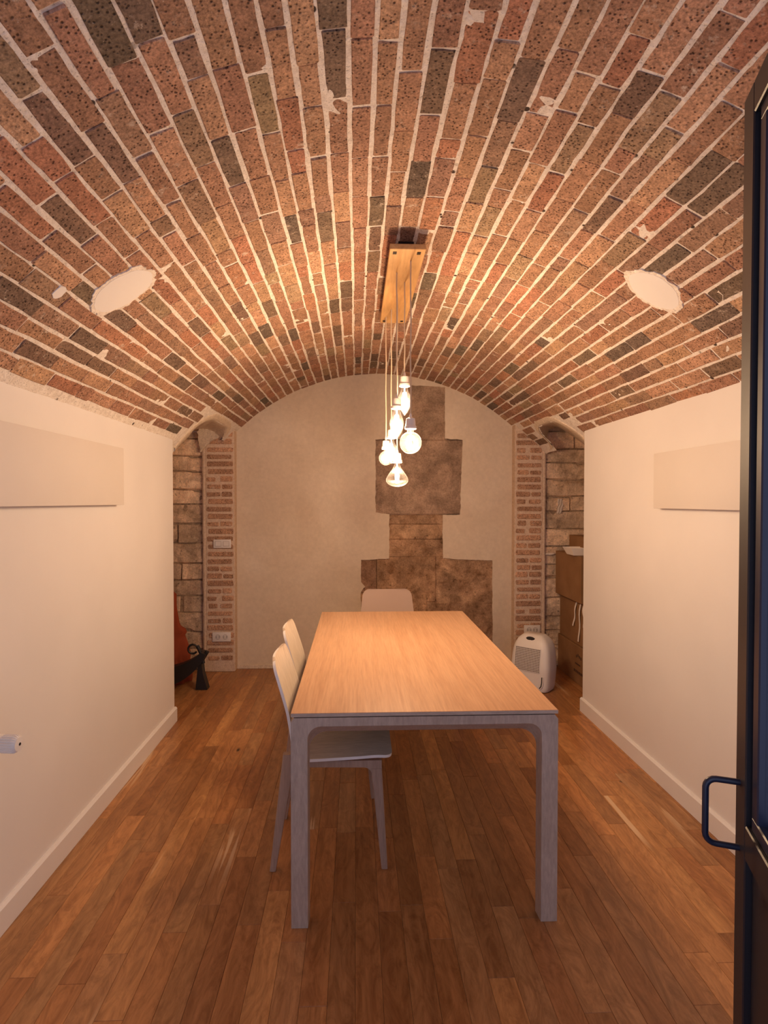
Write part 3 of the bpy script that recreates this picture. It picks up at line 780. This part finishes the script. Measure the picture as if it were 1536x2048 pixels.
c2 = copy_tree(ch); c2.location = (-.112, 2.825, 0); tag(c2, 'pale moulded chair behind the nearest one on the left side of the table')
c3 = copy_tree(ch); c3.location = (.223, 3.715, 0); c3.rotation_euler = (0, 0, -PI / 2); tag(c3, 'grey-beige moulded chair at the far end of the table, facing the camera')
MAT['shell_dark'] = M_('beige_grey_shell', .9, (.42, .31, .26)).m  # darker beige-grey colour for the far chair's seat and back
for q in c3.children:
    if q.name.split('.')[0] in ('seat', 'backrest'):
        q.data = q.data.copy(); q.data.materials.clear(); q.data.materials.append(MAT['shell_dark']); q.data.materials.append(MAT['shell_dark'])
for c in (ch, c2, c3): c['group'] = 'moulded chairs around the table'

# ------------------------------------------------------------------ pendant lamp
BX0, BX1, BY0, BY1, BZ = .139, .287, 2.255, 3.185, 2.468
lamp = empty('pendant_lamp', (.213, 2.72, BZ))
tag(lamp, 'cluster pendant lamp of six glowing clear bulbs on cords from a long wooden board', 'lamp')
bm = bmn(); box(bm, BX0, BX1, BY0, BY1, BZ, BZ + .022, .002, 1); under(recenter(obj('ceiling_board', bm, MAT['lamp_board'])), lamp)
for y in (BY0 + .12, BY1 - .12):
    bm = bmn(); box(bm, .18, .246, y - .03, y + .03, BZ + .022, VZ + VR - .001); under(recenter(obj('spacer_block', bm, MAT['screw'])), lamp)
for x in (BX0 + .022, BX1 - .026):
    for y in (BY0 + .035, BY1 - .035):
        bm = bmn(); box(bm, x - .008, x + .008, y - .012, y + .012, BZ - .0015, BZ + .004, .001, 1); under(recenter(obj('screw_plate', bm, MAT['screw'])), lamp)
ST = [(.0125, 0), (.014, -.010), (.020, -.028), (.029, -.050), (.032, -.068), (.029, -.088), (.020, -.110), (.010, -.126), (.004, -.134), (0, -.136)]
def globe(r, neck=.014):
    out = [(neck - .001, 0), (neck, -.014)]; z0 = -.014 - math.sqrt(r * r - neck * neck)
    for i in range(1, 13):
        a = math.asin(neck / r) + (PI - math.asin(neck / r)) * i / 12; out.append((max(0, r * math.sin(a)), z0 + r * math.cos(a)))
    return out
DIA = [(.0125, 0), (.014, -.012), (.022, -.030), (.040, -.055), (.052, -.074), (.056, -.086), (.054, -.096), (.044, -.108), (.026, -.117), (.010, -.120), (0, -.1205)]
# cord entry y, x ; top of holder z ; bulb profile ; filament length
BULBS = [('A', .229, 2.595, 2.048, ST), ('B', .184, 2.487, 1.925, ST), ('C', .190, 2.96, 1.845, ST), ('D', .168, 3.08, 1.800, globe(.040)),
         ('E', .235, 2.365, 1.818, globe(.0475)), ('F', .205, 2.74, 1.700, DIA)]
for (nm, x, y, z, prof) in BULBS:
    bm = bmn(); pts = [(x + .0012 * math.sin(i * 1.7 + y * 9) * (1 if 0 < i < 8 else 0), y, BZ + .002 + (z - BZ - .002) * i / 8) for i in range(9)]
    tube(bm, pts, .0032, 8); under(smooth(recenter(obj('cord', bm, MAT['cord']))), lamp)
    bm = bmn(); lathe(bm, [(.0035, .0), (.006, -.010), (.007, -.018), (.019, -.022), (.021, -.040), (.0215, -.052), (.0255, -.056), (.0255, -.066), (.022, -.068), (.015, -.067)], 28, Matrix.Translation((x, y, z)))
    under(smooth(recenter(obj('lamp_holder', bm, MAT['porcelain']))), lamp)
    zb = z - .066
    bm = bmn(); lathe(bm, prof, 32, Matrix.Translation((x, y, zb)), cap=False); bmesh.ops.recalc_face_normals(bm, faces=bm.faces[:])
    o = under(smooth(recenter(obj('bulb', bm, MAT['bulb_glass'])), 80), lamp)
    H = -prof[-1][1]; fr = {'D': .017, 'E': .022, 'F': .0095}.get(nm, .013)  # coils of D and E are spread wider to stand in for glare
    bm = bmn(); top = -.030; bot = -H + .018
    for k in range(6):
        a = 2 * PI * k / 6; rr = fr
        tube(bm, [(math.cos(a) * rr * .45, math.sin(a) * rr * .45, top), (math.cos(a + .5) * rr, math.sin(a + .5) * rr, (top + bot) / 2), (math.cos(a + 1) * rr * .5, math.sin(a + 1) * rr * .5, bot)], .0030, 6)
    lathe(bm, [(.0025, -.004), (.0035, top), (.0012, top - .004), (.0012, bot)], 8)
    bmesh.ops.transform(bm, matrix=Matrix.Translation((x, y, zb)), verts=bm.verts[:])
    f = recenter(obj('filament', bm, MAT['glow'])); f.parent = o; f.location = Vector(f.location) - Vector(lamp.location) - Vector(o.location)
    li = bpy.data.lights.new('bulb_light', 'POINT'); li.energy = BULB_W; li.color = BULB_COL; li.shadow_soft_size = .022
    lo = bpy.data.objects.new('bulb_light', li); C.objects.link(lo); lo.parent = lamp; lo.location = Vector((x, y, zb + (top + bot) / 2)) - Vector(lamp.location)

# ------------------------------------------------------------------ black steel glazed door, standing open
door = empty('door_1', (.664, .900, 0), math.atan2(-.935, -.355)); tag(door, kind='structure')
# local: +x runs from the free edge back to the hinge, +y = face turned to the camera side? (see sign below)
DW, DT = .80, .036; DS = -1     # visible face lies at local y = DS*DT/2
def dpart(name, bm, m): return recenter(obj(name, bm, m, door))
yy = lambda a, b: sorted((DS * a, DS * b))
def dbox(name, x0, x1, z0, z1, a, b, m, bev=.002):
    bm = bmn(); q = yy(a, b); box(bm, x0, x1, q[0], q[1], z0, z1, bev, 1); return dpart(name, bm, m)
DH = 2.105
dbox('stile', 0, .050, .012, DH, -DT / 2, DT / 2, MAT['black_steel']); dbox('stile', DW - .05, DW, .012, DH, -DT / 2, DT / 2, MAT['black_steel'])
dbox('top_rail', .050, DW - .05, DH - .05, DH, -DT / 2, DT / 2, MAT['black_steel']); dbox('bottom_rail', .05, DW - .05, .012, .062, -DT / 2, DT / 2, MAT['black_steel'])
dbox('middle_rail', .050, DW - .05, .860, .915, -DT / 2, DT / 2, MAT['black_steel'])
dbox('kick_panel', .054, DW - .054, .062, .860, -.006, .008, MAT['black_steel'])
dbox('glazing_bead', .062, .088, .935, DH - .070, -.010, .012, MAT['blue_steel']); dbox('glazing_bead', DW - .088, DW - .062, .935, DH - .07, -.010, .012, MAT['blue_steel'])
dbox('glazing_bead', .062, DW - .062, .915, .937, -.010, .012, MAT['blue_steel']); dbox('glazing_bead', .062, DW - .062, DH - .072, DH - .05, -.010, .012, MAT['blue_steel'])
dbox('recess_shade_strip', .050, .062, .915, DH - .05, -.004, .004, MAT['dark'], 0)  # black strips stand for the shade in the recess beside each stile
dbox('recess_shade_strip', DW - .062, DW - .050, .915, DH - .05, -.004, .004, MAT['dark'], 0)
dbox('glass_pane', .088, DW - .088, .937, DH - .072, -.002, .002, MAT['pane'], 0)
for s_ in (1, -1):
    bm = bmn(); q = DS * s_; d0, d1 = q * (DT / 2 - .001), q * (DT / 2 + .050); zl, zh = .862, .972; r = .016; x = .022
    pts = [(x, d0, zl)] + [(x, d1 - q * r + q * r * math.sin(a), zl + r - r * math.cos(a)) for a in [i / 5 * PI / 2 for i in range(6)]] + [(x, d1 - q * r + q * r * math.cos(a), zh - r + r * math.sin(a)) for a in [i / 5 * PI / 2 for i in range(6)]] + [(x, d0, zh)]
    tube(bm, pts, .0052, 12); smooth(dpart('handle', bm, MAT['blue_steel']))

# ------------------------------------------------------------------ radiator valve at the left edge
valve = empty('radiator_valve', (-1.06, 1.65, .726)); tag(valve, 'white ribbed thermostatic valve head at the left edge of the photo, before the left wall', 'radiator valve')
Mx = Matrix.Translation((-1.058, 1.65, .726)) @ Matrix.Rotation(math.radians(-6), 4, 'Z') @ Matrix.Rotation(PI / 2, 4, 'Y')
bm = bmn(); lathe(bm, [(.020, -.045), (.0245, -.040), (.0262, 0), (.0255, .014), (.0235, .022)], 40, Mx); under(smooth(recenter(obj('collar', bm, MAT['plastic']))), valve)
bm = bmn(); prof = []; n = 88; rings = []
for z in (.020, .056, .066):
    rings.append([bm.verts.new(Mx @ Vector(((.0228 + (.0038 if (i // 2) % 2 == 0 and z < .06 else 0) - (.002 if z > .06 else 0)) * math.cos(2 * PI * i / n), (.0228 + (.0038 if (i // 2) % 2 == 0 and z < .06 else 0) - (.002 if z > .06 else 0)) * math.sin(2 * PI * i / n), z))) for i in range(n)])
for a, b in zip(rings, rings[1:]):
    for i in range(n): bm.faces.new((a[i], a[(i + 1) % n], b[(i + 1) % n], b[i]))
bm.faces.new(rings[-1]); bm.faces.new(rings[0][::-1]); under(recenter(obj('ribbed_knob', bm, MAT['plastic'])), valve)
bm = bmn(); lathe(bm, [(.0205, .0655), (.0205, .0685), (.005, .0695), (.0045, .066), (0, .066)], 32, Mx); under(smooth(recenter(obj('end_cap', bm, MAT['plastic']))), valve)
bm = bmn(); lathe(bm, [(.0042, .0665), (.0042, .0697), (0, .0697)], 12, Mx); under(recenter(obj('cap_hole', bm, MAT['dark'])), valve)
bm = bmn(); lathe(bm, [(.013, -.128), (.013, -.085), (.018, -.085), (.018, -.045)], 20, Mx); under(smooth(recenter(obj('valve_body', bm, M_('nickel', .3, (.6, .58, .55), 1).m))), valve)

# ------------------------------------------------------------------ switch and sockets on the piers
def plate(name, cx, cz, W, Hh, kind, label, cat):
    y = Y_PIL - .001; t = empty(name, (cx, y, cz)); tag(t, label, cat)
    bm = bmn(); box(bm, cx - W / 2, cx + W / 2, y - .012, y, cz - Hh / 2, cz + Hh / 2, .003, 2); under(smooth(recenter(obj('plate', bm, MAT['plastic']))), t)
    for s_ in (-1, 1):
        c = cx + s_ * W * .23
        if kind == 'switch':
            bm = bmn(); box(bm, c - W * .16, c + W * .16, y - .0155, y - .011, cz - Hh * .26, cz + Hh * .26, .0015, 1); under(recenter(obj('rocker', bm, MAT['plastic'])), t); bm = bmn(); box(bm, c - W * .175, c + W * .175, y - .0126, y - .011, cz - Hh * .285, cz + Hh * .285); under(recenter(obj('rocker_gap', bm, MAT['plastic_grey'])), t)
        else:
            bm = bmn(); lathe(bm, [(.019, 0), (.0195, .002), (.0195, -.0025), (.017, -.0025), (.0165, .0015), (0, .0015)], 24, Matrix.Translation((c * 1 + (-s_ * .005), y - .0115, cz)) @ Matrix.Rotation(-PI / 2, 4, 'X'))
            o = under(smooth(recenter(obj('socket_well', bm, MAT['plastic_grey']))), t)
            for dx in (-.0095, .0095):
                b2 = bmn(); lathe(b2, [(.0034, -.001), (.0034, .003), (0, .003)], 10, Matrix.Translation((c - s_ * .005 + dx, y - .0120, cz)) @ Matrix.Rotation(PI / 2, 4, 'X'))
                h_ = recenter(obj('pin_hole', b2, MAT['dark'])); h_.parent = o; h_.location = Vector(h_.location) - Vector(t.location) - Vector(o.location)
    return t
plate('light_switch', -1.123, 1.085, .146, .072, 'switch', 'white double rocker switch plate on the left brick pier', 'switch')
plate('wall_socket', -1.132, .300, .154, .080, 'socket', 'white double wall socket low on the left brick pier', 'socket')
plate('wall_socket', 1.512, .338, .140, .078, 'socket', 'white double wall socket on the right brick pier, just above the dehumidifier', 'socket')

# ------------------------------------------------------------------ dehumidifier
deh = empty('dehumidifier', (1.375, 4.19, 0), math.radians(-42)); tag(deh, 'white rounded dehumidifier with a slatted front grille, on the floor by the right brick pier', 'dehumidifier')
def sup(c, s_, e): return math.copysign(abs(c) ** e, c), math.copysign(abs(s_) ** e, s_)
def dw(z):   # half width, half depth by height
    t = z / .41; bulge = 1 - .10 * abs(t - .42) / .58 * 1.2
    k = 1 if t < .62 else math.sqrt(max(0.0, 1 - ((t - .62) / .392) ** 2.6))
    kb = 1 if t > .10 else .90 + .10 * math.sqrt(max(0, 1 - ((.10 - t) / .10) ** 2))
    return .158 * bulge * (.38 + .62 * k) * kb, .108 * bulge * (.40 + .60 * k) * kb
bm = bmn(); zs = [.006 + .41 * i / 30 for i in range(30)] + [.4155]
rows = []
for z in zs:
    a, b = dw(min(z, .409)); 
    if z > .41: a *= .93; b *= .85
    rows.append([bm.verts.new((a * sup(math.cos(t), math.sin(t), .42)[0], b * sup(math.cos(t), math.sin(t), .42)[1] + (.02 * max(0, (z - .2) / .2)), z)) for t in [2 * PI * i / 48 for i in range(48)]])
for a, b in zip(rows, rows[1:]):
    for i in range(48): bm.faces.new((a[i], a[(i + 1) % 48], b[(i + 1) % 48], b[i]))
bm.faces.new(rows[0][::-1]); bm.faces.new(rows[-1]); smooth(obj('body', bm, MAT['plastic'], deh), 60)
def fy(z): return -dw(z)[1] + .02 * max(0, (z - .2) / .2)
bm = bmn()     # dark mesh behind the grille
grid(bm, lambda u, v: (-.108 + .200 * u, fy(.150 + .175 * v) * 1.0 - .0012, .150 + .175 * v), 2, 10); bmesh.ops.recalc_face_normals(bm, faces=bm.faces[:]); g = obj('grille', bm, MAT['grille_back'], deh)
g.data.transform(Matrix.Translation((0, 0, 0)))
for i in range(15):
    z = .154 + .170 * i / 14; bm = bmn(); box(bm, -.108, .092, fy(z) - .0045, fy(z) + .002, z - .0018, z + .0018); obj('grille_slat', bm, MAT['plastic'], g)
for i in range(17):
    x = -.106 + .196 * i / 16; bm = bmn()
    tube(bm, [(x, fy(.150 + .175 * k / 6) - .0035, .150 + .175 * k / 6) for k in range(7)], .0016, 5); obj('grille_bar', bm, MAT['plastic'], g)
bm = bmn(); t_ = .402; lathe(bm, [(.032, -.003), (.036, .0), (.033, .002), (.0, .0015)], 28, Matrix.Translation((-.004, fy(.385) + .004, .389)) @ Matrix.Rotation(math.radians(62), 4, 'X') @ Matrix.Scale(.42, 4, (0, 1, 0))); smooth(obj('grip_hole', bm, MAT['dark'], deh))
bm = bmn(); tube(bm, [(.118, fy(.125) + .006, .125), (.116, fy(.08) + .003, .080), (.110, fy(.05) + .002, .050), (.096, fy(.03) - .001, .034)], .0042, 8, rr=[.0032, .0045, .0045, .0028]); smooth(obj('tank_grip', bm, MAT['plastic'], deh))
bm = bmn(); tube(bm, [(.109, fy(.125) + .003, .123), (.107, fy(.08) + .001, .080), (.101, fy(.05), .052), (.090, fy(.03) - .001, .036)], .0034, 8); smooth(obj('tank_seam', bm, MAT['dark'], deh))
for sx in (-1, 1):
    for sy in (-1, 1):
        bm = bmn(); lathe(bm, [(.012, .0005), (.012, .010)], 12, Matrix.Translation((sx * .095, sy * .06, 0))); obj('foot', bm, MAT['black_plastic'], deh)

# ------------------------------------------------------------------ right niche: cardboard boxes and bits
def carton(loc, sx, sy, sz, rz, label, tilt=0, prints=None, tape=True):
    t = empty('cardboard_box', loc, rz); t.rotation_euler = (0, tilt, rz); tag(t, label, 'box', None)
    bm = bmn(); box(bm, 0, sx, 0, sy, 0, sz, .003, 1); obj('carton', bm, MAT['card'], t)
    for x0, x1 in ((0.001, sx / 2 - .002), (sx / 2 + .002, sx - .001)):
        bm = bmn(); box(bm, x0, x1, .001, sy - .001, sz, sz + .003); obj('flap', bm, MAT['card'], t)
    if prints:
        for (y, z, w_, h) in prints:
            bm = bmn(); box(bm, -.0008, .0005, y, y + w_, z, z + h); obj('print_mark', bm, MAT['card_ink'], t)
    return t
b1 = carton((1.745, 4.10, .0005), .38, .575, .300, 0, 'bottom cardboard box with dark printed marks, on the floor in the right niche',
            prints=[(.08 + .028 * i, .205 + .006 * (i % 3), .018, .022) for i in range(4)] + [(.10, .150, .10, .012)] + [(.04 + .032 * i, .085, .024, .020) for i in range(6)])
b2 = carton((1.755, 4.12, .306), .36, .54, .345, 0, 'middle cardboard box with white straps hanging over it, in the right niche')
b3 = carton((1.715, 4.13, .656), .36, .53, .360, 0, 'large upper cardboard box in the stack in the right niche')
b3['group'] = b2['group'] = b1['group'] = 'cardboard boxes stacked in the right niche'
b4 = carton((1.80, 4.22, 1.022), .26, .36, .135, 0, 'small brown cardboard box on top of the stack in the right niche')
def ribbon(bm, pts, wv, th=.0012):
    P = [Vector(p) for p in pts]; W = Vector(wv); n = len(P); L = []
    for i, p in enumerate(P):
        t = (P[min(i + 1, n - 1)] - P[max(i - 1, 0)]).normalized(); nr = t.cross(W).normalized() * th
        L.append([bm.verts.new(q) for q in (p - W / 2, p + W / 2, p + W / 2 + nr, p - W / 2 + nr)])
    for a, b in zip(L, L[1:]):
        for k in range(4): bm.faces.new((a[k], a[(k + 1) % 4], b[(k + 1) % 4], b[k]))
    bm.faces.new(L[0]); bm.faces.new(L[-1][::-1]); bmesh.ops.recalc_face_normals(bm, faces=bm.faces[:])
strap = empty('strap', (1.75, 4.20, .64)); tag(strap, 'loose white straps hanging down the side of the middle cardboard box', 'strap')
for (y, zb, sway) in ((4.22, .34, .02), (4.30, .44, .05), (4.16, .47, -.02)):
    bm = bmn(); ribbon(bm, [(1.753, y, .640), (1.7485, y, .625)] + [(1.7465 - .004 * math.sin(k), y + sway * k / 8, .62 + (zb - .62) * k / 8) for k in range(1, 9)], (0, .022, 0)); under(recenter(obj('strap_end', bm, MAT['white_tape'])), strap)
tray = empty('plastic_tray', (1.70, 4.20, 1.03)); 
bpy.data.objects.remove(tray)
bm = bmn(); A = [(-.055, -.09), (.075, -.09), (.075, .09), (-.055, .09)]
lo = [bm.verts.new((1.722 + x * .62, 4.27 + y * .8, 1.0205)) for x, y in A]; hi = [bm.verts.new((1.722 + x * 1.15, 4.27 + y, 1.078)) for x, y in A]; hi2 = [bm.verts.new((1.722 + x * 1.10, 4.27 + y * .96, 1.078)) for x, y in A]; lo2 = [bm.verts.new((1.722 + x * .58, 4.27 + y * .76, 1.026)) for x, y in A]
bm.faces.new(lo[::-1]); bm.faces.new(lo2)
for P_, Q_ in ((lo, hi), (hi, hi2), (hi2, lo2)):
    for i in range(4): bm.faces.new((P_[i], P_[(i + 1) % 4], Q_[(i + 1) % 4], Q_[i]))
bmesh.ops.recalc_face_normals(bm, faces=bm.faces[:]); o = recenter(obj('plastic_tray', bm, MAT['white_tape'])); tag(o, 'small white tray with sloping sides on the edge of the upper cardboard box', 'tray')
bm = bmn(); grid(bm, lambda u, v: (1.742 + .045 * u + .010 * N3(v * 4, 2) - .010 * v, 4.697 - .010 * math.sin(u * PI * 2 + v * 3) ** 2 - .002, 1.462 - .125 * v + .006 * N3(u * 5, v * 2)), 8, 10)
bmesh.ops.solidify(bm, geom=bm.faces[:], thickness=.003); o = smooth(recenter(obj('white_rag', bm, MAT['white_tape']))); tag(o, 'small white rag stuck to the stone wall above the cardboard boxes', 'rag')

# ------------------------------------------------------------------ left niche: orange cloth bundle and black plastic frame
bm = bmn()
def bund(u, v):
    z = .003 + .735 * v; a = 2 * PI * u
    rx = .20 - .03 * v + .02 * math.sin(v * 6); ry = .10 - .045 * v
    fold = 1 + .07 * math.sin(a * 5 + v * 5) + .05 * math.sin(a * 9 - v * 11) + .06 * N3(a, v * 5)
    k = 1.0 if v < .93 else math.sqrt(max(0.02, 1 - ((v - .93) / .072) ** 2))
    lean = -.075 * v + (.025 if .50 < v < .57 else 0)
    return (-1.535 + lean + rx * fold * k * math.cos(a), 4.42 + .05 * v + ry * fold * k * math.sin(a), z)
vsg = grid(bm, bund, 48, 30, True); bm.faces.new([r[0] for r in vsg][::-1]); bm.faces.new([r[-1] for r in vsg]); bmesh.ops.recalc_face_normals(bm, faces=bm.faces[:])
o = smooth(recenter(obj('cloth_bundle', bm, MAT['orange']), (-1.535, 4.42, .003)), 70); tag(o, 'tall orange-red folded cloth bundle standing in the left niche', 'cloth')
fr = empty('plastic_stand', (-1.28, 4.24, 0)); tag(fr, 'black plastic stand with curved runner and wedge foot in the left niche', 'stand')
bm = bmn(); n = 22; R = []
for i in range(n + 1):
    t = i / n; a = math.radians(-8 - 78 * (1 - t)); cx, cz, r = -1.56, .50, .475
    # thick curved runner, swept in x-z
    ang = math.radians(-88 + 62 * t); px, pz = -1.55 + .455 * math.cos(ang), .475 + .455 * math.sin(ang)
    th = .150 * (1 - .74 * t) + .02 * math.sin(PI * t)
    nx, nz = math.cos(ang), math.sin(ang)
    R.append([bm.verts.new((px - nx * th * s_ + 0, 4.24 + yy_, pz - nz * th * s_)) for s_, yy_ in ((0, -.045), (0, .045), (1, .045), (1, -.045))])
for a, b in zip(R, R[1:]):
    for k in range(4): bm.faces.new((a[k], a[(k + 1) % 4], b[(k + 1) % 4], b[k]))
bm.faces.new(R[0]); bm.faces.new(R[-1][::-1]); bmesh.ops.recalc_face_normals(bm, faces=bm.faces[:])
for v in bm.verts: v.co.z = max(v.co.z, .003)
o = under(smooth(recenter(obj('curved_runner', bm, MAT['black_plastic'])), 45), fr)
bm = bmn(); prism(bm, [(-1.225, .003), (-1.135, .003), (-1.170, .13), (-1.178, .20), (-1.205, .20)], .07, 'y', 4.215); under(recenter(obj('wedge_foot', bm, MAT['black_plastic'])), fr)
bm = bmn(); tube(bm, [(-1.17, 4.24, .20), (-1.19, 4.24, .28), (-1.215, 4.24, .335)], .014, 10); tube(bm, [(-1.14, 4.24, .292), (-1.175, 4.24, .235), (-1.20, 4.24, .19)], .016, 10); under(smooth(recenter(obj('upright', bm, MAT['black_plastic']))), fr)
bm = bmn(); pts = [(-1.205 + .002, 4.24, .325)] + [(-1.25 + .035 * math.cos(a), 4.24, .31 + .035 * math.sin(a)) for a in [PI * .1 + i / 12 * PI * 1.7 for i in range(13)]]
tube(bm, pts, .008, 8); under(smooth(recenter(obj('strap_loop', bm, MAT['black_plastic']))), fr)
